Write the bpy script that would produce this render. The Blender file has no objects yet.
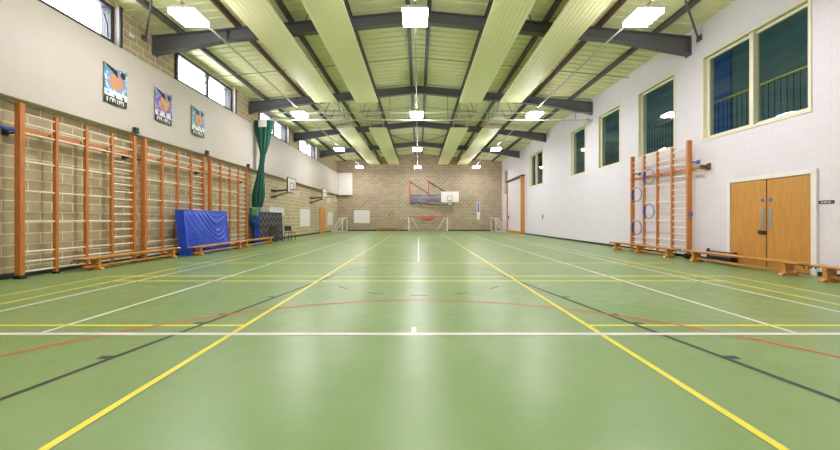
import bpy, bmesh, math, random
from mathutils import Vector, Matrix
random.seed(7)
S = bpy.context.scene
COL = S.collection
PI = math.pi

# ------------------------------------------------------------------ materials
def mat(name, col, rough=.5, metal=0, var=0.0, vscale=6, bump=0, bscale=40, spec=.5, coat=0, stretch=None):
    m = bpy.data.materials.new(name); m.use_nodes = True
    nt = m.node_tree; b = nt.nodes['Principled BSDF']
    b.inputs['Base Color'].default_value = (*col, 1)
    b.inputs['Roughness'].default_value = rough
    b.inputs['Metallic'].default_value = metal
    b.inputs['Specular IOR Level'].default_value = spec
    b.inputs['Coat Weight'].default_value = coat
    if var or bump:
        tc = nt.nodes.new('ShaderNodeTexCoord'); mp = nt.nodes.new('ShaderNodeMapping')
        nt.links.new(tc.outputs['Object'], mp.inputs[0])
        if stretch: mp.inputs['Scale'].default_value = stretch
    if var:
        n = nt.nodes.new('ShaderNodeTexNoise'); n.inputs['Scale'].default_value = vscale; n.inputs['Detail'].default_value = 4
        nt.links.new(mp.outputs[0], n.inputs['Vector'])
        r = nt.nodes.new('ShaderNodeValToRGB')
        r.color_ramp.elements[0].position = .3; r.color_ramp.elements[1].position = .7
        r.color_ramp.elements[0].color = (*[c*(1-var) for c in col], 1)
        r.color_ramp.elements[1].color = (*[min(1, c*(1+var)) for c in col], 1)
        nt.links.new(n.outputs[0], r.inputs[0]); nt.links.new(r.outputs[0], b.inputs['Base Color'])
    if bump:
        n2 = nt.nodes.new('ShaderNodeTexNoise'); n2.inputs['Scale'].default_value = bscale
        nt.links.new(mp.outputs[0], n2.inputs['Vector'])
        bp = nt.nodes.new('ShaderNodeBump'); bp.inputs['Strength'].default_value = bump; bp.inputs['Distance'].default_value = .01
        nt.links.new(n2.outputs[0], bp.inputs['Height']); nt.links.new(bp.outputs[0], b.inputs['Normal'])
    return m

def block_mat(name, c1, c2, mortar, axis, bw=.45, bh=.225, ms=.011, rough=.85, bump=.35, nz=(.82, 1.15)):
    """fair-faced concrete blockwork; axis = which horizontal axis runs along the wall"""
    m = bpy.data.materials.new(name); m.use_nodes = True
    nt = m.node_tree; b = nt.nodes['Principled BSDF']
    b.inputs['Roughness'].default_value = rough; b.inputs['Specular IOR Level'].default_value = .25
    tc = nt.nodes.new('ShaderNodeTexCoord'); sp = nt.nodes.new('ShaderNodeSeparateXYZ'); cb = nt.nodes.new('ShaderNodeCombineXYZ')
    nt.links.new(tc.outputs['Object'], sp.inputs[0])
    nt.links.new(sp.outputs['XYZ'.index(axis)], cb.inputs[0]); nt.links.new(sp.outputs[2], cb.inputs[1])
    br = nt.nodes.new('ShaderNodeTexBrick')
    br.inputs['Scale'].default_value = 1; br.inputs['Brick Width'].default_value = bw; br.inputs['Row Height'].default_value = bh
    br.inputs['Mortar Size'].default_value = ms; br.inputs['Mortar Smooth'].default_value = .3
    br.inputs['Color1'].default_value = (*c1, 1); br.inputs['Color2'].default_value = (*c2, 1); br.inputs['Mortar'].default_value = (*mortar, 1)
    nt.links.new(cb.outputs[0], br.inputs['Vector'])
    n = nt.nodes.new('ShaderNodeTexNoise'); n.inputs['Scale'].default_value = 9; n.inputs['Detail'].default_value = 5
    nt.links.new(tc.outputs['Object'], n.inputs['Vector'])
    mr = nt.nodes.new('ShaderNodeMapRange'); mr.inputs[3].default_value = nz[0]; mr.inputs[4].default_value = nz[1]
    nt.links.new(n.outputs[0], mr.inputs[0])
    mx = nt.nodes.new('ShaderNodeMixRGB'); mx.blend_type = 'MULTIPLY'; mx.inputs[0].default_value = 1
    nt.links.new(br.outputs['Color'], mx.inputs[1]); nt.links.new(mr.outputs[0], mx.inputs[2])
    nt.links.new(mx.outputs[0], b.inputs['Base Color'])
    bp = nt.nodes.new('ShaderNodeBump'); bp.inputs['Strength'].default_value = bump; bp.inputs['Distance'].default_value = .008; bp.invert = True
    nt.links.new(br.outputs['Fac'], bp.inputs['Height']); nt.links.new(bp.outputs[0], b.inputs['Normal'])
    return m

def emit(name, col, s):
    m = bpy.data.materials.new(name); m.use_nodes = True
    nt = m.node_tree; nt.nodes.remove(nt.nodes['Principled BSDF'])
    e = nt.nodes.new('ShaderNodeEmission'); e.inputs[0].default_value = (*col, 1); e.inputs[1].default_value = s
    nt.links.new(e.outputs[0], nt.nodes['Material Output'].inputs[0])
    return m

def glass(name, tint=(1, 1, 1)):
    m = bpy.data.materials.new(name); m.use_nodes = True
    nt = m.node_tree; nt.nodes.remove(nt.nodes['Principled BSDF'])
    t = nt.nodes.new('ShaderNodeBsdfTransparent'); t.inputs[0].default_value = (*tint, 1)
    g = nt.nodes.new('ShaderNodeBsdfGlossy'); g.inputs['Roughness'].default_value = .02
    f = nt.nodes.new('ShaderNodeFresnel'); f.inputs[0].default_value = 1.5
    mx = nt.nodes.new('ShaderNodeMixShader')
    ge = nt.nodes.new('ShaderNodeNewGeometry'); iv = nt.nodes.new('ShaderNodeMath'); iv.operation = 'SUBTRACT'; iv.inputs[0].default_value = 1
    ml = nt.nodes.new('ShaderNodeMath'); ml.operation = 'MULTIPLY'
    nt.links.new(ge.outputs['Backfacing'], iv.inputs[1]); nt.links.new(iv.outputs[0], ml.inputs[0]); nt.links.new(f.outputs[0], ml.inputs[1])
    nt.links.new(ml.outputs[0], mx.inputs[0]); nt.links.new(t.outputs[0], mx.inputs[1]); nt.links.new(g.outputs[0], mx.inputs[2])
    nt.links.new(mx.outputs[0], nt.nodes['Material Output'].inputs[0])
    return m

def floor_mat():
    m = bpy.data.materials.new('green_sports_floor'); m.use_nodes = True
    nt = m.node_tree; b = nt.nodes['Principled BSDF']
    tc = nt.nodes.new('ShaderNodeTexCoord')
    n = nt.nodes.new('ShaderNodeTexNoise'); n.inputs['Scale'].default_value = .9; n.inputs['Detail'].default_value = 4; n.inputs['Roughness'].default_value = .5
    nt.links.new(tc.outputs['Object'], n.inputs['Vector'])
    r = nt.nodes.new('ShaderNodeValToRGB')
    r.color_ramp.elements[0].position = .3; r.color_ramp.elements[1].position = .72
    r.color_ramp.elements[0].color = (*FLOOR_A, 1); r.color_ramp.elements[1].color = (*FLOOR_B, 1)
    nt.links.new(n.outputs[0], r.inputs[0]); nt.links.new(r.outputs[0], b.inputs['Base Color'])
    n2 = nt.nodes.new('ShaderNodeTexNoise'); n2.inputs['Scale'].default_value = 5; n2.inputs['Detail'].default_value = 8; n2.inputs['Roughness'].default_value = .65
    nt.links.new(tc.outputs['Object'], n2.inputs['Vector'])
    mr = nt.nodes.new('ShaderNodeMapRange'); mr.inputs[1].default_value = .3; mr.inputs[2].default_value = .7
    mr.inputs[3].default_value = .285; mr.inputs[4].default_value = .40
    nt.links.new(n2.outputs[0], mr.inputs[0]); nt.links.new(mr.outputs[0], b.inputs['Roughness'])
    b.inputs['Specular IOR Level'].default_value = .5
    n3 = nt.nodes.new('ShaderNodeTexNoise'); n3.inputs['Scale'].default_value = 30; n3.inputs['Detail'].default_value = 3
    nt.links.new(tc.outputs['Object'], n3.inputs['Vector'])
    bp = nt.nodes.new('ShaderNodeBump'); bp.inputs['Strength'].default_value = .05; bp.inputs['Distance'].default_value = .004
    nt.links.new(n3.outputs[0], bp.inputs['Height']); nt.links.new(bp.outputs[0], b.inputs['Normal'])
    return m

def zigzag_mat():
    m = bpy.data.materials.new('charcoal_zigzag_base'); m.use_nodes = True
    nt = m.node_tree; b = nt.nodes['Principled BSDF']; b.inputs['Roughness'].default_value = .7
    tc = nt.nodes.new('ShaderNodeTexCoord'); sp = nt.nodes.new('ShaderNodeSeparateXYZ')
    nt.links.new(tc.outputs['Object'], sp.inputs[0])
    def mth(op, a, v=None):
        q = nt.nodes.new('ShaderNodeMath'); q.operation = op
        for i, s in enumerate((a, v)):
            if s is None: continue
            if isinstance(s, (int, float)): q.inputs[i].default_value = s
            else: nt.links.new(s, q.inputs[i])
        return q.outputs[0]
    tri = mth('PINGPONG', sp.outputs[1], .22)
    w = mth('ADD', mth('MULTIPLY', tri, 1.1), sp.outputs[2])
    s = mth('SINE', mth('MULTIPLY', w, 2*PI/.34))
    r = nt.nodes.new('ShaderNodeValToRGB')
    r.color_ramp.elements[0].position = .35; r.color_ramp.elements[1].position = .65
    r.color_ramp.elements[0].color = (.008, .008, .009, 1); r.color_ramp.elements[1].color = (.10, .092, .096, 1)
    nt.links.new(mth('ADD', mth('MULTIPLY', s, .5), .5), r.inputs[0]); nt.links.new(r.outputs[0], b.inputs['Base Color'])
    return m

FLOOR_A = (.180, .300, .094); FLOOR_B = (.232, .345, .135)
LAMP = (1, .945, 1.0); LAMP_S = 98.0; SKY_S = 10.0; EXPO = 0.38
M = dict(
    floor=floor_mat(),
    line_white=mat('white_line_paint', (.72, .72, .66), .35, var=.06),
    line_yellow=mat('yellow_line_paint', (.80, .72, .06), .35, var=.06),
    line_red=mat('red_line_paint', (.58, .12, .04), .4, var=.1),
    line_black=mat('black_line_paint', (.022, .034, .030), .4, var=.1),
    line_blue=mat('pale_blue_line_paint', (.30, .42, .50), .4),
    line_orange=mat('orange_line_paint', (.55, .33, .06), .4),
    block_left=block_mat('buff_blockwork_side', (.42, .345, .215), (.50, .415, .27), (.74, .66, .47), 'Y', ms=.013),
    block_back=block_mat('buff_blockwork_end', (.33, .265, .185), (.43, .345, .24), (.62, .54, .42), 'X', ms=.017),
    block_white=block_mat('white_painted_blockwork', (.77, .725, .81), (.79, .745, .83), (.72, .675, .75), 'Y', ms=.006, bump=.25, rough=.6, nz=(.97, 1.03)),
    plaster=mat('cream_panel_paint', (.54, .495, .44), .55, var=.02, vscale=1.5),
    white=mat('white_paint', (.84, .81, .80), .45, var=.02),
    board_white=mat('whiteboard_enamel', (.80, .79, .78), .25),
    roof=mat('bounce_tinted_roof_liner', (.77, .745, .46), .5, var=.03, vscale=2),  # white liner; yellow-green light bounced off the floor is in the base colour
    strip=mat('bounce_tinted_radiant_panel', (.88, .85, .54), .5),  # white strips with the floor's bounce tint mixed into their colour
    steel=mat('grey_painted_steel', (.12, .12, .135), .45, var=.06),
    purlin=mat('galvanised_purlin', (.115, .118, .105), .5, var=.1),
    purlin_b=mat('brown_purlin', (.13, .075, .05), .6, var=.1),
    dark=mat('dark_skirting', (.03, .028, .022), .5),
    black=mat('black_metal', (.014, .014, .016), .4, var=.1),
    plastic=mat('black_plastic', (.012, .012, .014), .45),
    frame_dark=mat('dark_grey_window_frame', (.035, .037, .045), .45),
    frame_cream=mat('cream_window_frame', (.80, .76, .60), .45, var=.03),
    wood_or=mat('orange_varnished_timber', (.52, .175, .035), .35, var=.16, vscale=5, stretch=(6, 6, .7), coat=.05),
    wood_rung=mat('pale_rung_timber', (.82, .74, .62), .4, var=.08),
    wood_bench=mat('honey_bench_timber', (.64, .29, .07), .35, var=.16, vscale=5, stretch=(8, .7, 8), coat=.2),
    wood_door=mat('oak_door_veneer', (.58, .27, .055), .4, var=.14, vscale=4, stretch=(9, 9, .5)),
    wood_orange_door=mat('orange_door', (.62, .26, .05), .4, var=.08, stretch=(8, 8, .6)),
    blue_pvc=mat('blue_vinyl', (.022, .08, .60), .22, var=.06, vscale=3, bump=.15, bscale=9),
    blue=mat('blue_paint', (.02, .05, .33), .4, var=.05),
    blue_pale=mat('slate_blue_paint', (.10, .15, .40), .4, var=.08),
    green_net=mat('dark_green_netting', (.006, .085, .055), .8, var=.35, vscale=25, stretch=(1, 1, .3)),
    lime=mat('lime_cord', (.18, .50, .10), .6, var=.2),
    bag=mat('blue_bag_nylon', (.012, .07, .28), .6, var=.2),
    zig=zigzag_mat(),
    red=mat('red_paint', (.58, .12, .06), .4, var=.05),
    chrome=mat('brushed_steel', (.42, .43, .44), .35, 1.0, var=.05),
    net_white=mat('white_cord', (.75, .72, .66), .7),
    lamp=emit('lamp_diffuser', LAMP, LAMP_S), lamp_side=emit('lamp_side_lens', LAMP, LAMP_S*.8),
    glass_in=glass('gallery_glass', (.80, .88, .86)),
    glass_sky=glass('clerestory_glass'),
    gal_wall=mat('gallery_wall_paint', (.24, .32, .33), .6, var=.15, vscale=.8, stretch=(1, 1, 4)),
    gal_blue=mat('gallery_blue_panel', (.06, .17, .50), .5, var=.05),
    handrail=mat('yellow_handrail', (.72, .58, .14), .4, var=.05),
    steel_l=mat('light_grey_pipe', (.50, .51, .46), .4, var=.05),
)

# ------------------------------------------------------------------ mesh helpers
class MB:
    def __init__(s): s.v = []; s.f = []; s.m = []
    def face(s, pts, mi=0):
        i = len(s.v); s.v += [tuple(p) for p in pts]; s.f.append(tuple(range(i, i+len(pts)))); s.m.append(mi); return s
    def box(s, x0, x1, y0, y1, z0, z1, mi=0):
        i = len(s.v)
        s.v += [(x0,y0,z0),(x1,y0,z0),(x1,y1,z0),(x0,y1,z0),(x0,y0,z1),(x1,y0,z1),(x1,y1,z1),(x0,y1,z1)]
        for q in ((0,3,2,1),(4,5,6,7),(0,1,5,4),(1,2,6,5),(2,3,7,6),(3,0,4,7)):
            s.f.append(tuple(i+k for k in q)); s.m.append(mi)
        return s
    def prism(s, poly, axis, a, b, mi=0):
        """poly of 2-D points extruded along axis (other two axes in xyz order)"""
        n = len(poly); i = len(s.v)
        for t in (a, b):
            for p in poly:
                q = list(p); q.insert('xyz'.index(axis), t); s.v.append(tuple(q))
        s.f.append(tuple(i+k for k in range(n))); s.m.append(mi)
        s.f.append(tuple(i+n+k for k in reversed(range(n)))); s.m.append(mi)
        for k in range(n):
            s.f.append((i+k, i+n+k, i+n+(k+1) % n, i+(k+1) % n)); s.m.append(mi)
        return s
    def tube(s, pts, r, n=8, mi=0, closed=False):
        pts = [Vector(p) for p in pts]; N = len(pts); i0 = len(s.v)
        up = Vector((0, 0, 1)); prev = None
        for k, p in enumerate(pts):
            if closed: d = pts[(k+1) % N]-pts[k-1]
            else: d = pts[min(k+1, N-1)]-pts[max(k-1, 0)]
            d.normalize()
            if prev is None:
                a = d.cross(up if abs(d.z) < .9 else Vector((1, 0, 0))).normalized()
            else:
                a = (prev-d*prev.dot(d)).normalized()
            prev = a; b = d.cross(a)
            rr = r[k] if isinstance(r, (list, tuple)) else r
            for j in range(n):
                t = 2*PI*j/n; s.v.append(tuple(p+a*rr*math.cos(t)+b*rr*math.sin(t)))
        for k in range(N if closed else N-1):
            for j in range(n):
                A = i0+k*n; B = i0+((k+1) % N)*n
                s.f.append((A+j, A+(j+1) % n, B+(j+1) % n, B+j)); s.m.append(mi)
        if not closed:
            s.f.append(tuple(i0+j for j in reversed(range(n)))); s.m.append(mi)
            s.f.append(tuple(i0+(N-1)*n+j for j in range(n))); s.m.append(mi)
        return s
    def build(s, name, mats, parent=None, loc=None, bevel=0, smooth=False):
        me = bpy.data.meshes.new(name); me.from_pydata(s.v, [], s.f)
        if not isinstance(mats, (list, tuple)): mats = [mats]
        for m in mats: me.materials.append(M[m] if isinstance(m, str) else m)
        for p, mi in zip(me.polygons, s.m): p.material_index = mi
        bm = bmesh.new(); bm.from_mesh(me)
        if bevel or smooth: bmesh.ops.remove_doubles(bm, verts=bm.verts, dist=1e-6)
        bmesh.ops.recalc_face_normals(bm, faces=bm.faces) if (bevel or smooth or len(s.f) > 1) else None
        if bevel:
            ed = [e for e in bm.edges if len(e.link_faces) == 2 and e.calc_face_angle(0) > .5]
            bmesh.ops.bevel(bm, geom=ed, offset=bevel, segments=2, affect='EDGES', profile=.5)
        bm.to_mesh(me); bm.free()
        if smooth:
            for p in me.polygons: p.use_smooth = True
        o = bpy.data.objects.new(name, me); COL.objects.link(o)
        if parent: o.parent = parent
        if loc: o.location = loc
        return o

def tag(o, label=None, cat=None, group=None, kind=None):
    for k, v in (('label', label), ('category', cat), ('group', group), ('kind', kind)):
        if v: o[k] = v
    return o
def thing(name, loc, label, cat, group=None):
    o = bpy.data.objects.new(name, None); COL.objects.link(o); o.location = loc; o.empty_display_size = .1
    return tag(o, label, cat, group)
def struct(o): o['kind'] = 'structure'; return o
def copy_tree(o, loc, label=None):
    def cp(q, parent):
        c = q.copy(); COL.objects.link(c); c.parent = parent
        for ch in list(q.children): cp(ch, c)
        return c
    r = cp(o, None); r.location = loc
    if label: r['label'] = label
    return r
def chamfer_bar(poly): return poly

# ------------------------------------------------------------------ camera
cam = bpy.data.cameras.new('camera'); co = bpy.data.objects.new('camera', cam); COL.objects.link(co)
co.location = (0, 0, 1.2); co.rotation_euler = (PI/2, 0, 0)
cam.sensor_width = 36; cam.lens = 36*330/840; cam.shift_x = 1.5/840; cam.shift_y = -6/840
cam.clip_start = .05; cam.clip_end = 200
S.camera = co

# ------------------------------------------------------------------ room shell
XR, XL, XP = 8.45, -8.25, -8.0
Y0, Y1 = -2.5, 33.4
def ztop(x): return 7.68-.096*abs(x)         # top of the steel
def zroof(x): return ztop(x)+.16

# floor with its painted court lines (one mesh)
fl = MB(); fl.box(XL, XR, Y0, Y1, -.1, 0, 0)
MI = dict(white=1, yellow=2, red=3, black=4, blue=5, orange=6)
_lvl = [0]
def poly_line(pts, w, c, closed=False):
    _lvl[0] += 1; z = .0008+.00006*_lvl[0]
    P = [Vector((p[0], p[1])) for p in pts]
    L = []
    for k, p in enumerate(P):
        d = (P[min(k+1, len(P)-1)]-P[max(k-1, 0)]).normalized(); n = Vector((-d.y, d.x))*w/2
        L.append((p+n, p-n))
    for a, b in zip(L, L[1:]):
        fl.face([(*a[1], z), (*b[1], z), (*b[0], z), (*a[0], z)], MI[c])
def hline(y, x0, x1, w, c): poly_line([(x0, y), (x1, y)], w, c)
def vline(x, y0, y1, w, c): poly_line([(x, y0), (x, y1)], w, c)
for sx in (-1, 1):
    vline(sx*6.52, Y0, 6.93, .06, 'yellow'); vline(sx*5.9, Y0, 30.5, .06, 'yellow')
    vline(sx*5.44, Y0, 30.5, .06, 'white'); vline(sx*3.97, 3.40, 30.0, .06, 'white')
hline(15.2, -6.5, 6.5, .09, 'yellow'); hline(10.1, -2, 3.5, .06, 'orange')
hline(9.0, -6.5, 6.9, .08, 'yellow'); hline(8.53, -1.9, 6, .05, 'orange')
hline(6.93, -6.55, 6.55, .075, 'yellow'); hline(6.39, -5.9, 5.95, .07, 'yellow'); hline(6.31, -3.9, 1.7, .04, 'blue')
hline(3.72, XL, -1.94, .05, 'yellow'); hline(3.72, 1.92, XR, .05, 'yellow')
vline(0, 9.2, 21.5, .05, 'white')
# old key with slanted sides, its marks and half circle
for sx in (-1, 1):
    poly_line([(sx*3.0, 1.1), (sx*1.8, 6.98)], .055, 'black')
    for y, w in ((2.86, .07), (3.80, .06), (4.15, .06), (5.07, .06)):
        xx = 1.8+(6.98-y)*.204
        hline(y, min(sx*xx, sx*(xx+.13)), max(sx*xx, sx*(xx+.13)), w, 'black')
hline(7.03, -1.82, 1.82, .05, 'black')
arc = lambda cx, cy, r, a0, a1, n=40: [(cx+r*math.cos(a0+(a1-a0)*k/n), cy+r*math.sin(a0+(a1-a0)*k/n)) for k in range(n+1)]
for a0 in (-142, -117, -94, -72, -47):
    poly_line(arc(0, 6.98, 1.8, math.radians(a0), math.radians(a0+9), 4), .04, 'black')
poly_line(arc(0, 6.98, 1.8, 0, PI), .022, 'black')
poly_line(arc(0, .49, 4.37, -.6, PI+.6, 90), .05, 'red')
vline(-1.95, -1.5, 27, .055, 'yellow'); vline(1.90, -1.5, 27, .055, 'yellow')
vline(-.05, 3.4, 3.66, .05, 'white')
hline(3.44, XL, XR, .075, 'white')
floor = struct(fl.build('floor', ['floor', 'line_white', 'line_yellow', 'line_red', 'line_black', 'line_blue', 'line_orange']))

def wall_x(name, x, thick, y0, y1, z0, z1, holes, m, rev=None):
    """wall in the plane x (inner face), body towards x+thick, with rectangular holes (y0,y1,z0,z1) and reveals"""
    b = MB()
    ys = sorted({y0, y1, *[h[0] for h in holes], *[h[1] for h in holes]}); zs = sorted({z0, z1, *[h[2] for h in holes], *[h[3] for h in holes]})
    for ya, yb in zip(ys, ys[1:]):
        for za, zb in zip(zs, zs[1:]):
            if any(h[0] <= ya and yb <= h[1] and h[2] <= za and zb <= h[3] for h in holes): continue
            b.face([(x, ya, za), (x, yb, za), (x, yb, zb), (x, ya, zb)])
            b.face([(x+thick, ya, za), (x+thick, ya, zb), (x+thick, yb, zb), (x+thick, yb, za)])
    for (ya, yb, za, zb) in holes+[(y0, y1, z0, z1)]:
        for p, q in (((ya, za), (yb, za)), ((yb, za), (yb, zb)), ((yb, zb), (ya, zb)), ((ya, zb), (ya, za))):
            b.face([(x, *p), (x, *q), (x+thick, *q), (x+thick, *p)], 1 if rev else 0)
    return struct(b.build(name, [m, rev] if rev else m))

CLER = [(5.35, 8.88), (11.16, 14.5), (17.0, 20.45), (22.6, 26.1)]
CZ0, CZ1 = 5.87, 6.90
wall_x('wall_left', XL, -.3, Y0, Y1+.3, -.1, 7.2, [(a, b, CZ0, CZ1) for a, b in CLER], 'block_left', 'frame_dark')
pn = MB().box(XL+.001, XP, Y0, Y1, 3.61, 5.80); struct(pn.build('wall_left_panel', 'plaster', bevel=.01))
struct(MB().box(XP, -6.68, Y1-.3, Y1-.001, 3.62, 5.84).build('wall_back_panel', 'white', bevel=.01))
struct(MB().box(XP, XP+.03, 16.15, 16.30, 3.62, 5.80).build('trim_1', 'plaster', bevel=.004))
WR = [(7.15, 9.77, 3.57, 5.95), (10.91, 12.65, 3.56, 5.97), (13.87, 15.45, 3.56, 5.97), (16.75, 18.28, 3.56, 5.97), (22.47, 25.08, 3.62, 5.97), (31.3, 32.6, 3.6, 5.9)]
wall_x('wall_right', XR, .3, Y0, Y1+.3, -.1, 7.2, WR, 'block_white', 'frame_cream')
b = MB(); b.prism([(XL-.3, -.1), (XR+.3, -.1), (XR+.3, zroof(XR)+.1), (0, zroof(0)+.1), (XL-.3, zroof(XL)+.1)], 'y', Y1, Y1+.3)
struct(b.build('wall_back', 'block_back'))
b = MB(); b.prism([(XL-.3, -.1), (XR+.3, -.1), (XR+.3, zroof(XR)+.1), (0, zroof(0)+.1), (XL-.3, zroof(XL)+.1)], 'y', Y0-.3, Y0)
struct(b.build('wall_front', 'block_back'))
# ribbed liner sheets of the roof
b = MB(); pitch = .33; prof = []
y = Y0-.1
while y < Y1+.1:
    prof += [(y, 0), (y+.22, 0), (y+.245, -.028), (y+.305, -.028)]; y += pitch
prof.append((y, 0))
for sx in (-1, 1):
    xe = sx*8.8
    for (ya, da), (yb, db) in zip(prof, prof[1:]):
        b.face([(0, ya, zroof(0)-da), (xe, ya, zroof(xe)-da), (xe, yb, zroof(xe)-db), (0, yb, zroof(0)-db)])
for sx in (-1, 1):
    b.face([(0, Y0-.3, 8.05), (sx*8.9, Y0-.3, 7.2), (sx*8.9, Y1+.3, 7.2), (0, Y1+.3, 8.05)])
struct(b.build('ceiling', 'roof'))
struct(MB().box(XL, XL+.02, Y0, Y1, 0, .11).build('baseboard_left', 'dark'))
struct(MB().box(XR-.02, XR, Y0, Y1, 0, .09).build('baseboard_right', 'dark'))
struct(MB().box(XL, XR, Y1-.02, Y1, 0, .12).build('baseboard_back', 'dark'))

# clerestory windows (left)
for i, (ya, yb) in enumerate(CLER):
    x = XL+.06; f = MB(); t = .10; L = yb-ya
    f.box(x-.08, x, ya, yb, CZ0, CZ0+t); f.box(x-.08, x, ya, yb, CZ1-t, CZ1)
    for yy in (ya, yb-t): f.box(x-.08, x, yy, yy+t, CZ0+t, CZ1-t)
    w = struct(f.build(f'window_{i+1}', 'frame_dark'))
    ym = (ya+yb)/2
    MB().box(x-.075, x+.005, ym-.06, ym+.06, CZ0+t, CZ1-t).build('mullion', 'frame_dark', w)
    for (pa, pb) in ((ya+t, ym-.06), (ym+.06, yb-t)):
        MB().box(x-.05, x-.042, pa, pb, CZ0+t, CZ1-t).build('pane', 'glass_sky', w)
        MB().tube([(x-.02, pb-.06, CZ0+.14), (x+.06, pb-.16, CZ0+.42), (x-.02, pb-.18, CZ0+.70)], .018, 6).build('stay', 'frame_dark', w)
    MB().box(XL+.001, XL+.2, yb, yb+.06, CZ0-.06, CZ1+.02).build('jamb', 'plaster', w); MB().box(XL+.2, XL+.235, yb-.01, yb+.07, CZ0-.06, CZ1+.02).build('jamb_edge', 'frame_dark', w)
# gallery windows (right)
for i, (ya, yb, za, zb) in enumerate(WR):
    x = XR+.10; t = .07; f = MB()
    f.box(x, x+.07, ya, yb, za, za+t); f.box(x, x+.07, ya, yb, zb-t, zb)
    for yy in (ya, yb-t): f.box(x, x+.07, yy, yy+t, za+t, zb-t)
    w = struct(f.build(f'window_{i+5}', 'frame_cream'))
    a = MB(); q = .065
    a.box(XR-.018, XR, ya-q, yb+q, za-q, za); a.box(XR-.018, XR, ya-q, yb+q, zb, zb+q)
    a.box(XR-.018, XR, ya-q, ya, za, zb); a.box(XR-.018, XR, yb, yb+q, za, zb)
    a.build('architrave', 'frame_cream', w, bevel=.004)
    cuts = [ya+t, yb-t]
    if i in (0, 4):
        ym = 8.39 if i == 0 else 23.8
        MB().box(x-.09, x+.07, ym-.05, ym+.05, za+.001, zb-.001).build('mullion', 'frame_cream', w)
        cuts = [ya+t, ym-.05, ym+.05, yb-t]
    for pa, pb in zip(cuts[::2], cuts[1::2]):
        MB().box(x+.03, x+.038, pa, pb, za+t, zb-t).build('pane', 'glass_in', w)

# viewing gallery behind the right wall
GX0, GX1, GZ0, GZ1 = XR+.3, 12.2, 3.72, 8.0
struct(MB().box(GX0, GX1, 3.0, Y1, GZ0-.2, GZ0).build('floor_gallery', 'gal_wall'))
struct(MB().box(GX1, GX1+.2, 3.0, Y1, GZ0-.2, GZ1).build('wall_gallery', 'gal_wall'))
struct(MB().box(GX0, GX1, 3.0, Y1, GZ1, GZ1+.2).build('ceiling_gallery', 'gal_wall'))
M['gal_fill'] = emit('gallery_fill_light', (.72, .92, 1), 22.0)
for yy in (6.0, 11.0, 16.0, 21.0, 26.0): MB().box(GX0+.15, GX0+.35, yy, yy+1.2, GZ1-.06, GZ1).build('lamp', 'gal_fill', bpy.data.objects['ceiling_gallery'])  # unseen glowing boxes added to brighten the gallery behind the glass
b = MB().box(GX0, GX1, 2.8, 3.0, GZ0-.2, GZ1); b.box(GX0, GX1, Y1, Y1+.2, GZ0-.2, GZ1); b.box(XR+.1, GX0+.05, 2.8, Y1+.2, 7.2, GZ1+.2); struct(b.build('wall_gallery_ends', 'gal_wall'))
t = thing('gallery_railing', (9.25, 5.9, GZ0), 'yellow-topped railing with thin dark balusters in the gallery behind the windows', 'railing')
MB().box(-.03, .03, 0, 14.2, 1.08, 1.13).build('handrail', 'handrail', t, bevel=.01)
MB().box(-.012, .012, 0, 14.2, .08, .11).build('bottom_rail', 'black', t)
for k in range(97): MB().tube([(0, .06+k*.145, 0), (0, .06+k*.145, 1.08)], .009, 6).build('baluster', 'black', t)
tag(MB().box(GX1-.06, GX1-.005, 12.85, 13.7, GZ0, 7.95).build('blue_partition', 'gal_blue', bevel=.01), 'tall blue panel on the gallery wall, seen through the largest window', 'panel')

# ------------------------------------------------------------------ roof steel
RY = [10.31, 16.1, 21.9, 27.65]
ORD = ['nearest', 'second', 'third', 'fourth and farthest']
for k, ry in enumerate(RY):
    t = thing('roof_beam', (0, ry, 0), f'{ORD[k]} grey steel roof beam from the camera, spanning the hall under the roof', 'roof beam', 'steel roof beams')
    for sx, xe, nm in ((-1, XL+.01, 'left'), (1, XR-.01, 'right')):
        a = abs(xe); D = .36; H = .56; hl = 2.3
        bot = [(0, ztop(0)-D), (sx*(a-hl), ztop(a-hl)-D), (xe, ztop(a)-H)]
        w = MB(); w.prism([(0, ztop(0)), (xe, ztop(a))]+bot[::-1], 'y', -.008, .008)
        w.prism([(0, ztop(0)), (xe, ztop(a)), (xe, ztop(a)-.022), (0, ztop(0)-.022)], 'y', -.1, .1)
        for p, q in zip(bot, bot[1:]):
            w.prism([p, q, (q[0], q[1]+.022), (p[0], p[1]+.022)], 'y', -.1, .1)
        w.prism([(sx*(a-hl), ztop(a-hl)-.02), (sx*(a-hl)+sx*.012, ztop(a-hl)-.02), (sx*(a-hl)+sx*.012, ztop(a-hl)-D), (sx*(a-hl), ztop(a-hl)-D)], 'y', -.08, .08)
        w.build('rafter', 'steel', t)
        e = MB(); e.box(min(xe, xe-sx*.025), max(xe, xe-sx*.025), -.11, .11, ztop(a)-H-.04, ztop(a)+.01)
        for bz in (.06, .2, .36, .5):
            for by in (-.06, .06): e.box(min(xe-sx*.05, xe-sx*.02), max(xe-sx*.05, xe-sx*.02), by-.014, by+.014, ztop(a)-bz-.014, ztop(a)-bz+.014)
        e.build('end_plate', 'steel', t)
    e = MB(); e.box(-.015, .015, -.1, .1, ztop(0)-.42, ztop(0)-.001); e.build('ridge_plate', 'steel', t)
PX = [(-7.4, 'purlin', 'left of the left row of lamps'), (-5.6, 'purlin_b', 'just above the left row of lamps'), (-3.95, 'purlin', 'between the two left heating strips'),
      (-2.13, 'purlin', 'beside the right edge of the inner left heating strip'), (-.32, 'purlin', 'just left of the ridge'), (.32, 'purlin', 'just right of the ridge'),
      (2.13, 'purlin', 'beside the left edge of the inner right heating strip'), (3.95, 'purlin', 'between the two right heating strips'), (5.6, 'purlin_b', 'just above the right row of lamps'), (7.4, 'purlin', 'right of the right row of lamps')]
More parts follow.
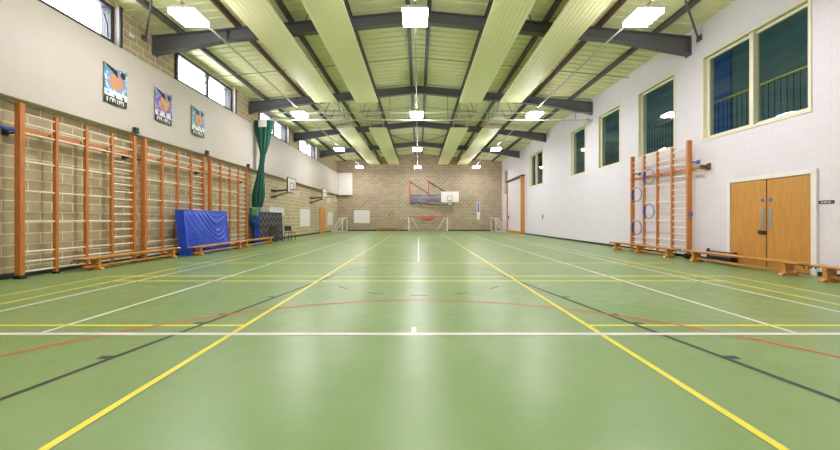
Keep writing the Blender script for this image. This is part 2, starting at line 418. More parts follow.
for x, m, where in PX:
    z = ztop(x); b = MB(); s = 1 if x > 0 else -1
    b.box(x-.006, x+.006, Y0+.01, Y1-.01, z, z+.145); b.box(min(x, x+s*.07), max(x, x+s*.07), Y0+.01, Y1-.01, z, z+.008); b.box(min(x, x-s*.06), max(x, x-s*.06), Y0+.01, Y1-.01, z+.125, z+.131)
    tag(b.build('purlin', m), f'{"brown" if m == "purlin_b" else "grey"} steel purlin along the hall {where}', 'purlin', 'roof purlins')
# thin sag rods across each bay, bracing rods
for k, y in enumerate((7.4, 13.2, 19.0, 24.8, 30.5)):
    b = MB(); b.tube([(XL+.05, y, ztop(8.2)-.02), (0, y, ztop(0)-.02), (XR-.05, y, ztop(8.4)-.02)], .011, 6)
    tag(b.build('sag_rod', 'steel'), ['thin rod across the roof in front of the nearest roof beam', 'thin rod across the roof behind the nearest roof beam', 'thin rod across the roof behind the second roof beam', 'thin rod across the roof behind the third roof beam', 'thin rod across the roof before the end wall'][k], 'rod', 'roof tie rods')
for (pa, pb, lab) in (((-3.5, 10.2), (-.35, 5.0), 'diagonal bracing rod under the roof left of the ridge, nearest the camera'), ((3.5, 10.2), (.35, 5.0), 'diagonal bracing rod under the roof right of the ridge, nearest the camera'),
                      ((-.35, 27.5), (-3.5, 22.0), 'diagonal bracing rod left of the ridge between the third and fourth roof beams'), ((.35, 27.5), (3.5, 22.0), 'diagonal bracing rod right of the ridge between the third and fourth roof beams')):
    b = MB(); b.tube([(*pa, ztop(pa[0])-.05), (*pb, ztop(pb[0])-.05)], .02, 6)
    tag(b.build('bracing_rod', 'steel'), lab, 'rod', 'roof bracing rods')
for sx, xe, s in ((-1, XL, 'left'), (1, XR, 'right')):
    b = MB(); b.tube([(xe-sx*.06, 9.9, 6.62), (sx*7.08, 8.75, ztop(7.08)-.02)], .028, 8); b.box(min(xe-sx*.006, xe-sx*.05), max(xe-sx*.006, xe-sx*.05), 9.82, 9.98, 6.54, 6.70)
    tag(b.build('knee_brace', 'steel'), f'slanting steel brace from the {s} wall up to the roof before the nearest beam', 'brace', 'knee braces')

# ------------------------------------------------------------------ radiant heating strips
def strip(x, y0, y1, z, label):
    t = thing('heating_strip', (x, y0, z), label, 'heating panel', 'long ceiling heating strips')
    w = .525; L = y1-y0; p = [(-w, .07), (-w, 0)]; n = 8; d = 2*w/n
    for k in range(n):
        a = -w+k*d; p += [(a+.02, 0), (a+d-.02, 0)] if k in (0,) else [(a+.012, 0), (a+d-.012, 0)]
        if k < n-1: p += [(a+d-.006, .012), (a+d+.006, .012)]
    p += [(w, 0), (w, .07)]
    b = MB(); b.prism(p, 'y', 0, L); b.build('panel', 'strip', t)
    for k in range(2):
        xx = (-.35, .35)[k]
        yy = .4
        while yy < L:
            gy = yy; zz = ztop(x+xx)-z
            MB().tube([(xx, gy, .06), (xx, gy, zz)], .006, 5).build('hanger_wire', 'steel', t); yy += 2.9
    return t
for x, nm in ((-4.36, 'outer left'), (-2.44, 'inner left'), (2.44, 'inner right'), (4.36, 'outer right')):
    strip(x, -1.5, 15.6, 6.70, f'long pale ribbed heating strip under the near part of the roof, {nm} of four')
    strip(x, 19.7, 32.9, 6.60, f'long pale ribbed heating strip under the far part of the roof, {nm} of four')
# pipework in the gap between near and far strips
for x, nm in ((-4.36, 'outer left'), (-2.44, 'inner left'), (2.44, 'inner right'), (4.36, 'outer right')):
    t = thing('strip_pipework', (x, 15.6, 6.7), f'pair of thin pipes with cross struts joining the near and far {nm} heating strips', 'pipes', 'pipes between heating strips')
    for xx in (-.4, .4): MB().tube([(xx, .005, .04), (xx, .6, .04), (xx, .75, -.10), (xx, 3.3, -.10), (xx, 3.45, -.06), (xx, 4.1, -.06)], .02, 6).build('pipe', 'steel_l', t)
    for k, yy in enumerate((.9, 1.7, 2.5, 3.2)): MB().tube([(-.5, yy, -.10), (.5, yy, -.10)], .02, 6).build('strut', 'steel', t)
    for k, yy in enumerate((1.2, 2.3)):
        MB().tube([(-.4, yy, -.09), (-.2, yy+.2, ztop(x-.2)-6.7)], .016, 5).build('hanger', 'steel', t)
        MB().tube([(.4, yy, -.09), (.2, yy+.2, ztop(x+.2)-6.7)], .016, 5).build('hanger', 'steel', t)
t = thing('feed_pipe', (-8.2, 17.3, 6.75), 'pale pipes running from the left wall to the heating strips', 'pipe')
MB().tube([(.03, 0, -.5), (.2, 0, .0), (3.2, 0, .12)], .03, 8).build('pipe', 'steel_l', t)
MB().tube([(.03, .25, -.7), (.25, .25, -.22), (3.2, .25, -.1)], .025, 8).build('pipe', 'steel_l', t)
MB().box(0, .03, -.12, .4, -.9, -.4).build('wall_plate', 'white', t, bevel=.005)
t = thing('net_track', (0, 15.95, 5.98), 'thin pale curtain track crossing the hall below the second roof beam', 'track')
MB().box(XP+.02, XR-.02, -.02, .02, -.02, .02).build('rail', 'steel_l', t)
MB().tube([(XP+.02, .05, .36), (XR-.02, .05, .36)], .016, 6).build('cable', 'steel_l', t)
for x in (-7.3, -5.8, -3.4, -1.4, 1.4, 3.4, 5.8, 7.6): MB().tube([(x, 0, .02), (x, .15, ztop(x)-.36-5.98)], .014, 6).build('hanger', 'steel', t)

# ------------------------------------------------------------------ lamps
LX = [(-5.52, 'left'), (-.08, 'middle'), (5.40, 'right')]
LY = [(.25, 'first'), (7.95, 'second'), (15.35, 'third'), (23.0, 'fourth'), (30.9, 'fifth')]
for x, nm in LX:
    tag(MB().box(x-.02, x+.02, -1.5, 31.5, 6.24, 6.28).build('lighting_track', 'steel_l'), f'thin pale lighting rail along the hall carrying the {nm} row of lamps', 'rail', 'lighting rails')
lt = thing('ceiling_lamp', (0, 0, 6.0), 'x', 'ceiling lamp', 'square hanging hall lamps')
MB().prism([(-.30, .101), (.30, .101), (.30, .12), (.2, .17), (-.2, .17), (-.30, .12)], 'y', -.30, .30).build('housing', 'white', lt)
b = MB().box(-.29, .29, -.29, .29, 0, .10, 1); b.m[b.f.index((0, 3, 2, 1))] = 0; b.build('diffuser', ['lamp', 'lamp_side'], lt)
for s in (-.12, .12): MB().tube([(s*.1, s*2, .16), (s*.1, s*2, .24)], .008, 5).build('hanger', 'steel', lt)
for i, (y, rn) in enumerate(LY):
    for j, (x, nm) in enumerate(LX):
        lab = f'bright square lamp in the {nm} row, ' + ['overhead just behind the camera', 'nearest the camera', 'near the second roof beam', 'between the third and fourth roof beams', 'closest to the end wall'][i]
        if i == 0 and j == 0: lt.location = (x, y, 6.0); lt['label'] = lab
        else: copy_tree(lt, (x, y, 6.0), lab)
        wr = None
# ------------------------------------------------------------------ climbing frames
SPARSE = [.13, .33, .53, 1.15, 1.77, 2.37, 2.94, 3.13, 3.33]
DENSE = [.13+.2*k for k in range(17)]
def climbing_frame(xp, y0, side, label, top=3.45, beam=3.0, dense=3, bay=.66, gap=.25):
    """side=-1 left wall, +1 right wall; posts face -side"""
    t = thing('climbing_frame', (xp, y0, 0), label, 'climbing frame', 'timber climbing frames')
    for k in range(5):
        end = k in (0, 4); w, d = (.085, .12) if end else (.06, .075)
        zt = top+(.08 if end else 0)
        b = MB().box(-d/2, d/2, k*bay-w/2, k*bay+w/2, .05 if end else .04, zt)
        p = b.build('post', 'wood_or', t, bevel=.006)
        MB().box(-d/2-.012, d/2+.012, k*bay-w/2-.012, k*bay+w/2+.012, 0, .07 if end else .04).build('foot', 'black', p)
    for k in range(4):
        for z in (DENSE if k == dense else SPARSE):
            if k == dense and abs(z-beam) < .05: continue
            MB().tube([(0, k*bay+.02, z), (0, (k+1)*bay-.02, z)], .02, 8).build('rung', 'wood_rung', t, smooth=False)
    MB().box(side*.055-.025, side*.055+.025, .0 if side < 0 else -.35, 4*bay if side < 0 else 4*bay+.2, beam-.045, beam+.045).build('beam', 'wood_or', t, bevel=.008)
    for k in range(4):
        MB().tube([(side*.02, (k+1)*bay-.10, beam), (-side*.03, (k+1)*bay-.10, beam)], .03, 10).build('beam_clamp', 'wood_or', t)
    for yy in (0, 4*bay):
        h = MB(); xw = side*gap
        h.tube([(side*.04, yy, 2.92), (xw, yy-.05, 2.92)], .022, 8); h.box(min(xw, xw-side*.03), max(xw, xw-side*.03), yy-.10, yy+.0, 2.86, 2.98)
        h.build('wall_hinge', 'blue_pale' if side > 0 else 'black', t)
    return t
climbing_frame(-8.0, 6.62, -1, 'orange timber climbing frame on the left wall, nearest the camera', gap=.248)
climbing_frame(-8.0, 9.62, -1, 'orange timber climbing frame on the left wall, partly hidden by the leaning blue mat', gap=.248)
climbing_frame(-8.0, 12.66, -1, 'orange timber climbing frame on the left wall, farthest from the camera', gap=.248)
rf = climbing_frame(8.2, 10.0, 1, 'orange timber climbing frame on the white right wall with blue hoops', top=3.5, beam=2.72, dense=0, gap=.248)
b = MB().box(.20, .248, -.47, -.37, 2.62, 2.82); b.box(.02, .248, -.40, -.35, 2.66, 2.78); b.build('beam_bracket', 'purlin_b', rf, bevel=.005)
MB().box(-.04, .04, -.09, .05, 1.28, 1.42).build('latch', 'blue_pale', rf, bevel=.01)
b = MB(); b.tube([(-.14, -.05, .09), (-.02, -.05, .09)], .085, 16); b.build('castor', 'black', rf)
for x, y, lab in ((0, 9.28, 'between the nearest two'), (0, 12.42, 'between the farthest two'), (0, 15.42, 'past the end of the farthest')):
    nm = lab
    b = MB().box(XP+.001, XP+.10, y-.055, y+.055, 3.66, 3.77); b.tube([(XP+.06, y, 3.68), (XP+.05, y, 3.58)], .02, 6); b.box(XP+.001, XP+.09, y-.09, y+.09, 3.62, 3.66)
    tag(b.build('frame_bracket', 'black', bevel=.006), f'small black bracket on the cream panel {nm} left climbing frame' + ('s' if 'two' in nm else ''), 'bracket', 'black wall brackets')
b = MB().tube([(-8.22, 5.7, 3.05), (-8.1, 6.1, 3.0), (-7.99, 6.52, 2.95)], .035, 8)
tag(b.build('blue_strap', 'blue', smooth=True), 'blue strap reaching from the wall to the top of the nearest left frame', 'strap')
# hoops
hs = [(11.64, 2.69, 'upper right'), (12.29, 2.11, 'upper left'), (11.64, 1.47, 'lower right'), (12.29, .88, 'lower left')]
for y, z, nm in hs:
    t = thing('hoop', (8.13, y, z), f'slate blue hoop fixed in the right wall climbing frame, {nm} of the four', 'hoop', 'hoops on the climbing frame')
    MB().tube([(0, .255*math.cos(a), .255*math.sin(a)) for a in [2*PI*k/36 for k in range(36)]], .015, 8, closed=True).build('ring', 'blue_pale', t, smooth=True)
    b = MB(); b.tube([(0, .262*math.cos(a), .262*math.sin(a)) for a in [(-.75+1.5*k/10) for k in range(11)]], .035, 8); b.build('padding', 'blue', t, smooth=True)

# ------------------------------------------------------------------ benches
def bench(xc, y0, L, legs, label, facing):
    """facing = +1: the side seen looks to +x (left wall benches)"""
    t = thing('gym_bench', (xc, y0, 0), label, 'bench', 'long low gym benches')
    MB().box(-.125, .125, 0, L, .27, .305).build('seat', 'wood_bench', t, bevel=.008)
    MB().box(-.03, .03, .12, L-.12, .065, .115).build('lower_rail', 'wood_bench', t, bevel=.006)
    MB().box(-.02, .02, .3, L-.3, .235, .27).build('stiffener', 'wood_bench', t)
    for y in legs:
        l = MB().prism([(-.085, .06), (.085, .06), (.11, .27), (-.11, .27)], 'y', y-.035, y+.035).build('leg', 'wood_bench', t, bevel=.006)
        MB().prism([(-.17, .005), (.17, .005), (.15, .05), (.09, .075), (-.09, .075), (-.15, .05)], 'y', y-.05, y+.05).build('foot', 'wood_bench', l, bevel=.006)
        for sx in (-1, 1): MB().box(sx*.15-.025, sx*.15+.025, y-.05, y+.05, 0, .008).build('rubber_pad', 'plastic', l)
    for e, s in ((0, -1), (L, 1)):
        for sx in (-.07, .07): MB().tube([(sx, e-s*.12, .26), (sx, e+s*.03, .255), (sx, e+s*.06, .235), (sx, e+s*.055, .20)], .011, 6).build('end_hook', 'black', t)
    return t
bench(-7.66, 7.42, 3.05, (.42, 2.8), 'honey wooden bench in front of the nearest left climbing frames, closest to the camera', 1)
bench(-7.30, 10.60, 3.05, (.35, 2.75), 'honey wooden bench in front of the leaning blue mat', 1)
bench(-7.36, 13.80, 2.70, (.22, 2.5), 'honey wooden bench ending beside the charcoal mat, farthest left bench', 1)
bench(7.80, 9.95, 3.35, (.32, 1.7, 3.0), 'honey wooden bench before the right wall climbing frame', -1)
bench(7.86, 6.72, 2.92, (.3, 2.62), 'honey wooden bench across the front of the oak double doors', -1)
bench(7.86, 3.55, 2.98, (.3, 2.76), 'honey wooden bench running out of view at the right edge', -1)
bb = bench(0, 0, 2.6, (.3, 2.3), 'low yellow wooden bench against the end wall left of the red goal', 1)
bb.location = (-1.75, 33.1, 0); bb.rotation_euler = (0, 0, PI/2)
# floor anchors under the right frame
for k, (y, lab) in enumerate(((10.9, 'dark low floor anchor under the right climbing frame, the nearer one'), (11.9, 'dark low floor anchor under the right climbing frame, the farther one'))):
    b = MB().box(8.22, 8.42, y-.22, y+.22, 0.0, .05); b.box(8.25, 8.41, y-.12, y+.12, .05, .14)
    tag(b.build('floor_anchor', 'black', bevel=.012), lab, 'anchor', 'floor anchors')
b = MB().tube([(8.34, 9.55, .28), (8.34, 8.65, .28)], .025, 8)
b.tube([(8.34, 9.5, .36), (8.34, 9.5, 0)], .035, 8); b.tube([(8.34, 8.7, .32), (8.34, 8.7, 0)], .03, 8); b.box(8.25, 8.42, 8.72, 9.45, 0, .16)
tag(b.build('wall_barrow', 'black', bevel=0), 'black low metal stowage rack at the wall behind the bench left of the doors', 'rack')

# ------------------------------------------------------------------ mats
def mat_thing(loc, L, H, T, lean, label, front, wr=True):
    t = thing('crash_mat', loc, label, 'gym mat')
    # front skin: grid facing +x, draped creases for the blue one
    nu, nv = 96, 64; b = MB()
    def fold(u, v):
        if not wr: return .004*math.sin(u*3)
        e = min(u, L-u, .15)/.15*min(v, H-v, .15)/.15; e = max(0, min(1, e))
        q = v-.62*(u-1.75)**2+.07*math.sin(u*4+1)+.05*math.sin(v*6+u*2)
        f = .034*max(0, math.sin(q*2*PI/.21))**3*(.45+.55*math.sin(u*2.1+v*1.3+.4)**2)
        q2 = v+1.25*u+.05*math.sin(v*7)
        f += .020*max(0, math.sin(q2*2*PI/.33+1))**4*math.exp(-((u-.5)/.6)**2)
        f += .025*math.sin(u*1.7+.5)*math.sin(v*2.2)
        return f*e
    P = [[(T+fold(u, v)+lean*(v/H), u, v) for u in [L*i/nu for i in range(nu+1)]] for v in [H*j/nv for j in range(nv+1)]]
    for j in range(nv):
        for i in range(nu): b.face([P[j][i], P[j][i+1], P[j+1][i+1], P[j+1][i]])
    b.build('front_face', front, t, smooth=True)
    c = MB(); B = lambda u, v: (lean*(v/H), u, v)
    F = lambda u, v: (T-.002+lean*(v/H), u, v)
    c.face([B(0, 0), F(0, 0), F(0, H), B(0, H)]); c.face([B(L, 0), B(L, H), F(L, H), F(L, 0)])
    c.face([B(0, H), F(0, H), F(L, H), B(L, H)]); c.face([B(0, 0), B(L, 0), F(L, 0), F(0, 0)]); c.face([B(0, 0), B(0, H), B(L, H), B(L, 0)])
    c.build('casing', 'blue_pvc', t)
    s = MB()
    for (p, q) in ((F(0, 0), F(0, H)), (F(L, 0), F(L, H)), (F(0, H), F(L, H)), (B(0, 0), B(0, H))): s.tube([p, q], .01, 6)
    s.build('piping', 'blue_pvc', t)
    for k in (.3, .7):
        MB().tube([(T*.5+lean*.62, -.0, H*.62+(k-.5)*.25), (T*.5+lean*.62, -.04, H*.62+(k-.5)*.25+.06), (T*.5+lean*.62, 0, H*.62+(k-.5)*.25+.12)], .012, 6).build('handle', 'blue_pvc', t)
    return t
mat_thing((-7.79, 10.75, 0), 2.42, 1.50, .27, -.14, 'large creased blue vinyl crash mat leaning on the left climbing frame', 'blue_pvc')
mat_thing((-7.93, 16.0, 0), 2.72, 1.55, .24, -.06, 'mat standing against the left wall with charcoal zigzag face and blue side', 'zig', False)

# ------------------------------------------------------------------ green net and bag
def loft(rings, name, m, parent=None, loc=None):
    b = MB(); n = len(rings[0])
    for a, c in zip(rings, rings[1:]):
        for i in range(n): b.face([a[i], a[(i+1) % n], c[(i+1) % n], c[i]])
    b.face(rings[0][::-1]); b.face(rings[-1])
    return b.build(name, m, parent, loc, smooth=True)
def pleat(cx, cy, rx, ry, z, ph, amp=.22, n=48, k=9):
    return [(cx+rx*(1+amp*math.sin(k*a+ph))*math.cos(a), cy+ry*(1+amp*math.sin(k*a+ph))*math.sin(a), z) for a in [2*PI*i/n for i in range(n)]]
t = thing('divider_net', (-7.50, 15.95, 5.95), 'dark green divider net gathered and hanging from the track by the left wall', 'net')
prof = [(0, .40, .10), (-.5, .36, .12), (-1.1, .24, .13), (-1.65, .11, .09), (-2.1, .10, .09), (-2.7, .15, .12), (-3.2, .22, .15), (-3.6, .26, .16), (-3.9, .24, .15), (-4.2, .2, .12)]
fine = []
for (z0, a0, c0), (z1, a1, c1) in zip(prof, prof[1:]):
    for k in range(4):
        q = k/4; fine.append((z0+(z1-z0)*q, a0+(a1-a0)*q, c0+(c1-c0)*q))
fine.append(prof[-1])
loft([pleat(-.26*max(0, (-z-1.4)/2.6), -.06*max(0, (-z-1.4)/2.6), rx, ry, z, z*.5) for z, rx, ry in fine], 'netting', 'green_net', t)
b = MB()
for k in range(7): b.tube([(-.36+.12*k, 0, -.02), (-.36+.12*k, 0, .008)], .012, 6)
b.build('runners', 'white', t)
MB().box(-.16, .22, -.16, -.135, -.34, -.02).build('white_tape', 'board_white', t)
t = thing('net_bag', (-7.82, 15.78, .92), 'blue nylon bag holding the lower end of the green net', 'bag')
loft([pleat(0, 0, rx, ry, z, 1, .05, 32, 5) for z, rx, ry in ((0, .18, .08), (.04, .23, .12), (.3, .25, .15), (.6, .24, .14), (.78, .25, .13), (.82, .2, .1))], 'sack', 'bag', t)
b = MB()
for k in range(7):
    x = -.05+.05*k; b.tube([(x, -.15, .84), (x+.03, -.20, .68), (x-.02, -.19, .5+.04*(k % 3)), (x+.02, -.18, .42+.05*(k % 2))], .014, 6)
b.build('cord', 'lime', t, smooth=True)
b = MB().box(-.04, .12, -.165, -.155, .16, .24); b.build('patch', 'blue_pale', t)

# ------------------------------------------------------------------ chairs
ch = thing('stacking_chair', (-7.35, 17.1, 0), 'black plastic chair in front of the charcoal mat', 'chair', 'black chairs by the left wall')
b = MB().prism([(-.2, .44), (.2, .44), (.21, .47), (.0, .455), (-.2, .465)], 'y', -.2, .2); b.build('seat', 'plastic', ch, bevel=.01)
b = MB()
bk = [(-.21, .52), (-.235, .62), (-.25, .72), (-.255, .80)]
for (xa, za), (xb, zb) in zip(bk, bk[1:]): b.prism([(xa-.012, za), (xa+.012, za), (xb+.012, zb), (xb-.012, zb)], 'y', -.2, .2)
b.build('backrest', 'plastic', ch)
for sy in (-1, 1):
    MB().tube([(.17, sy*.19, .45), (.22, sy*.21, 0)], .014, 8).build('leg', 'black', ch)
    MB().tube([(-.24, sy*.17, .72), (-.19, sy*.19, .45), (-.24, sy*.21, 0)], .014, 8).build('leg', 'black', ch)
c2 = copy_tree(ch, (-7.30, 18.75, 0), 'black plastic chair standing just past the end of the charcoal mat')
ch.rotation_euler = (0, 0, -.5); c2.rotation_euler = (0, 0, -.7)

# ------------------------------------------------------------------ boards, doors and small things on the walls
def wall_board(y0, y1, z0, z1, label):
    t = thing('whiteboard', (XL, y0, z0), label, 'whiteboard', 'white boards on the left wall')
    MB().box(.002, .025, 0, y1-y0, 0, z1-z0).build('panel', 'board_white', t)
    b = MB(); L = y1-y0; H = z1-z0; q = .03
    b.box(.002, .04, -q, L+q, -q, 0); b.box(.002, .04, -q, L+q, H, H+q); b.box(.002, .04, -q, 0, 0, H); b.box(.002, .04, L, L+q, 0, H)
    b.build('rim', 'white', t, bevel=.004)
wall_board(18.25, 20.2, 1.45, 1.86, 'wide white board on the left wall above the charcoal mat')
wall_board(22.95, 24.9, .72, 1.87, 'upright white board on the left wall between the chairs and the orange door')
wall_board(29.9, 31.6, .72, 1.78, 'white board on the left wall between the orange door and the goal')
t = thing('end_wall_board', (-5.73, Y1, .83), 'white board on the end wall left of the basketball frame', 'whiteboard')
MB().box(-.75, .75, -.025, -.002, 0, 1.22).build('panel', 'board_white', t)
b = MB(); b.box(-.79, .79, -.04, -.002, -.04, 0); b.box(-.79, .79, -.04, -.002, 1.22, 1.26); b.box(-.79, -.75, -.04, -.002, 0, 1.22); b.box(.75, .79, -.04, -.002, 0, 1.22); b.build('rim', 'white', t, bevel=.004)

# oak double door (right)
D0, D1, DZ = 7.07, 8.91, 2.17
b = MB(); q = .10
b.box(XR-.05, XR, D0-q, D0, 0, DZ+q); b.box(XR-.05, XR, D1, D1+q, 0, DZ+q); b.box(XR-.05, XR, D0, D1, DZ, DZ+q)
d = struct(b.build('door_1', 'white', bevel=.006)); dm = (D0+D1)/2
for a, c, s in ((D0+.006, dm-.006, -1), (dm+.006, D1-.006, 1)):
    lf = MB().box(XR-.022, XR-.002, a, c, .012, DZ-.006).build('door_leaf', 'wood_door', d, bevel=.003)
    yh = dm+s*.09
    MB().box(XR-.03, XR-.021, yh-.04, yh+.04, .98, 1.44).build('push_plate', 'chrome', lf, bevel=.003)
    bb_ = MB(); bb_.tube([(XR-.021, yh, 1.66), (XR-.027, yh, 1.66)], .045, 16); bb_.build('sign_disc', 'blue_pale', lf)
    if s > 0:
        b = MB().box(XR-.06, XR-.021, dm-.01, dm+.17, .83, .92); b.tube([(XR-.06, dm+.12, .87), (XR-.10, dm+.12, .87), (XR-.10, dm+.02, .87)], .012, 6); b.build('lock', 'black', lf, bevel=.004)
MB().box(XR-.03, XR-.001, dm-.006, dm+.006, .012, DZ-.006).build('meeting_strip', 'dark', d)
# orange door (left wall)
b = MB(); b.box(XL, XL+.04, 27.5, 27.6, 0, 2.12); b.box(XL, XL+.04, 28.9, 29.0, 0, 2.12); b.box(XL, XL+.04, 27.6, 28.9, 2.03, 2.12)
d = struct(b.build('door_2', 'wood_orange_door')); lf = MB().box(XL+.001, XL+.028, 27.605, 28.895, .01, 2.025).build('door_leaf', 'wood_orange_door', d)
MB().box(XL+.028, XL+.06, 27.68, 27.74, .95, 1.12).build('door_handle', 'chrome', lf)
# tall store door with orange frame (right, far)
b = MB(); X = XR-.32
b.box(X+.03, XR, 26.3, 26.42, .18, 4.62); b.box(X+.12, XR, 30.8, 30.95, .18, 4.62); b.box(X+.05, XR, 26.3, 30.95, 0, .18)
d = struct(b.build('door_3', 'wood_orange_door', bevel=.008))
MB().box(XR-.10, XR-.04, 26.43, 30.79, .19, 4.60).build('door_leaf', 'block_white', d)
MB().box(X+.02, XR, 26.2, 31.05, 4.62, 4.72).build('door_track', 'black', d)
MB().box(XR-.16, XR-.10, 30.4, 30.52, 1.2, 1.5).build('door_handle', 'black', d)

t = thing('fire_call_point', (XR, 22.4, 1.37), 'small red fire call point on a white plate on the right wall', 'fire alarm')
MB().box(-.012, -.002, -.16, .16, -.22, .24).build('backplate', 'board_white', t); MB().box(-.06, -.012, -.07, .07, -.12, .10).build('alarm_box', 'red', t, bevel=.006)
t = thing('wall_sign', (XR, 6.83, 1.55), 'small dark grey sign with pale lettering right of the oak doors', 'sign')
MB().box(-.012, -.001, -.13, .13, -.035, .035).build('plate', 'frame_dark', t, bevel=.002)
b = MB(); yy = .09
for w in (.018, .012, .018, .016, .012, .018, .016): b.box(-.0135, -.012, yy-w, yy, -.012, .012); yy -= .025
b.build('lettering', 'board_white', t)
for nm, x, y, z, lab in (('switch_box', XL, 15.75, 2.16, 'small white switch box on the blockwork beside the green net'),):
    tag(MB().box(x, x+.07, y-.12, y+.12, z-.14, z+.14).build(nm, 'board_white', bevel=.01), lab, 'switch box')
t = thing('wall_sensor', (XL, 9.35, 6.42), 'white sensor box on the high brick pier between the first two left windows', 'sensor')
MB().box(.0, .05, -.05, .05, -.06, .06).build('mount', 'white', t); MB().prism([(.05, -.05), (.13, -.08), (.13, .02), (.05, .06)], 'y', -.08, .08).build('head', 'board_white', t, bevel=.01)
t = thing('wall_floodlight', (XR, 16.35, 6.10), 'small white floodlight on the right wall under the second roof beam', 'floodlight')
MB().tube([(-.001, 0, .06), (-.14, 0, .0)], .02, 8).build('arm', 'black', t); MB().prism([(-.26, -.1), (-.12, -.16), (-.10, .0), (-.22, .06)], 'y', -.11, .11).build('head', 'board_white', t, bevel=.01)
t = thing('wall_camera', (XL, 31.9, 2.95), 'small white dome camera high in the far left corner', 'camera')
MB().box(0, .2, -.05, .05, -.02, .04).build('arm', 'white', t); MB().tube([(.2, 0, .05), (.2, 0, -.05), (.2, 0, -.12)], [.12, .12, .05], 14).build('dome', 'board_white', t, smooth=True)
tag(MB().tube([(XL+.05, 32.3, .12), (XL+.05, 32.3, 3.6)], .04, 8).build('wall_pipe', 'steel_l'), 'pale vertical pipe on the left wall by the far corner', 'pipe')
for x, z, m, lab in ((5.1, 2.62, 'red', 'small red plate on the end wall right of the basketball backboard'), (6.45, 2.6, 'line_orange', 'small orange plate on the end wall right of the tall narrow sign')):
    tag(MB().box(x-.07, x+.07, Y1-.03, Y1-.002, z-.1, z+.1).build('wall_plate', m, bevel=.005), lab, 'plate', 'small plates on the end wall')
for x, z, lab in ((-2.95, 1.62, 'small dark hook on the end wall above the low bench, the left one'), (-2.68, 1.85, 'small dark hook on the end wall above the low bench, the right one')):
    b = MB().box(x-.05, x+.05, Y1-.02, Y1-.002, z-.08, z+.08); b.tube([(x, Y1-.02, z), (x, Y1-.14, z-.03), (x, Y1-.15, z+.06)], .025, 6)
    tag(b.build('wall_hook', 'black'), lab, 'hook', 'hooks on the end wall')
t = thing('measuring_board', (6.06, Y1, 1.15), 'tall narrow blue and white board on the end wall right of the goal', 'board')
MB().box(-.15, .15, -.03, -.002, 0, 1.78).build('backing', 'board_white', t, bevel=.004); MB().box(-.10, .10, -.036, -.03, .75, 1.72).build('blue_panel', 'blue_pale', t); MB().box(-.10, .10, -.036, -.03, .08, .70).build('buff_panel', 'frame_cream', t)

# ------------------------------------------------------------------ banners on the left panel (generic colourful artwork)
PALS = [dict(bg=(.10, .30, .38), a=(.62, .28, .09), c=(.20, .30, .62), d=(.55, .70, .80)),
        dict(bg=(.12, .24, .40), a=(.60, .36, .12), c=(.22, .10, .48), d=(.45, .35, .70)),
        dict(bg=(.10, .34, .36), a=(.62, .30, .08), c=(.10, .20, .45), d=(.45, .65, .60))]
def banner(i, y0, y1, z0, z1, label):
    p = PALS[i]; rnd = random.Random(i+3)
    ms = [mat(f'banner_ink_{i}_{k}', c, .6) for k, c in enumerate((p['bg'], p['a'], p['c'], p['d'], (.012, .014, .016), (.74, .74, .72)))]
    t = thing('banner', (XP, y0, z0), label, 'banner', 'colourful banners on the left wall')
    nu, nv = 44, 64; L = y1-y0; H = z1-z0; b = MB()
    pos = lambda u, v: (.03+.02*math.sin(u*PI)+.03*(v < 0)+.012*math.sin(v*5+u*3)**2, u*L, v*H-.10*H*math.sin(u*PI)*(v > .9)*(v-.9)*6+.0)
    def ink(u, v):
        n = math.sin(u*17+i)*math.cos(v*15+i*2)*.5+math.sin(u*31+v*23)*.3
        r = math.hypot((u-.52)/.30, (v-.60)/.22)
        if v < .17: return 5 if (.035 < v < .135 and .08 < u < .92 and ((u*10) % 1 < .38 or ((int(u*10)*7+i) % 3 == 0 and abs(v-.085) < .014) or ((int(u*10)*5+i) % 4 > 1 and v > .115))) else 4
        if v < .34: return 5 if n > -.05 else (4 if n < -.42 else 3)
        if v > .98-.50*u and v < 1.04-.25*u and u < .55: return 4
        if math.hypot(u-.80, (v-.84)*1.3) < .12: return 4
        if r < 1+.25*n: return 1 if n > -.35 else 2
        if r < 1.5+.3*n: return 2 if n < .25 else 3
        return 0 if n > -.3 else 3
    for a in range(nu):
        for c in range(nv):
            u0, u1, v0, v1 = a/nu, (a+1)/nu, c/nv, (c+1)/nv
            b.face([pos(u0, v0), pos(u1, v0), pos(u1, v1), pos(u0, v1)], ink((u0+u1)/2, (v0+v1)/2))
    b.build('cloth', ms, t, smooth=False)
    k = MB()
    for u in (0.02, .98): k.tube([(.003, u*L, H*.985), (.045, u*L, H*.985)], .012, 8)
    k.build('eyelet', 'chrome', t)
banner(0, 8.36, 9.02, 4.20, 5.20, 'colourful banner high on the cream panel, nearest the camera, orange and pale blue')
banner(1, 9.98, 10.66, 4.20, 5.20, 'colourful banner high on the cream panel, middle of three, with purple')
banner(2, 11.6, 12.27, 4.20, 5.20, 'colourful banner high on the cream panel, farthest of three')

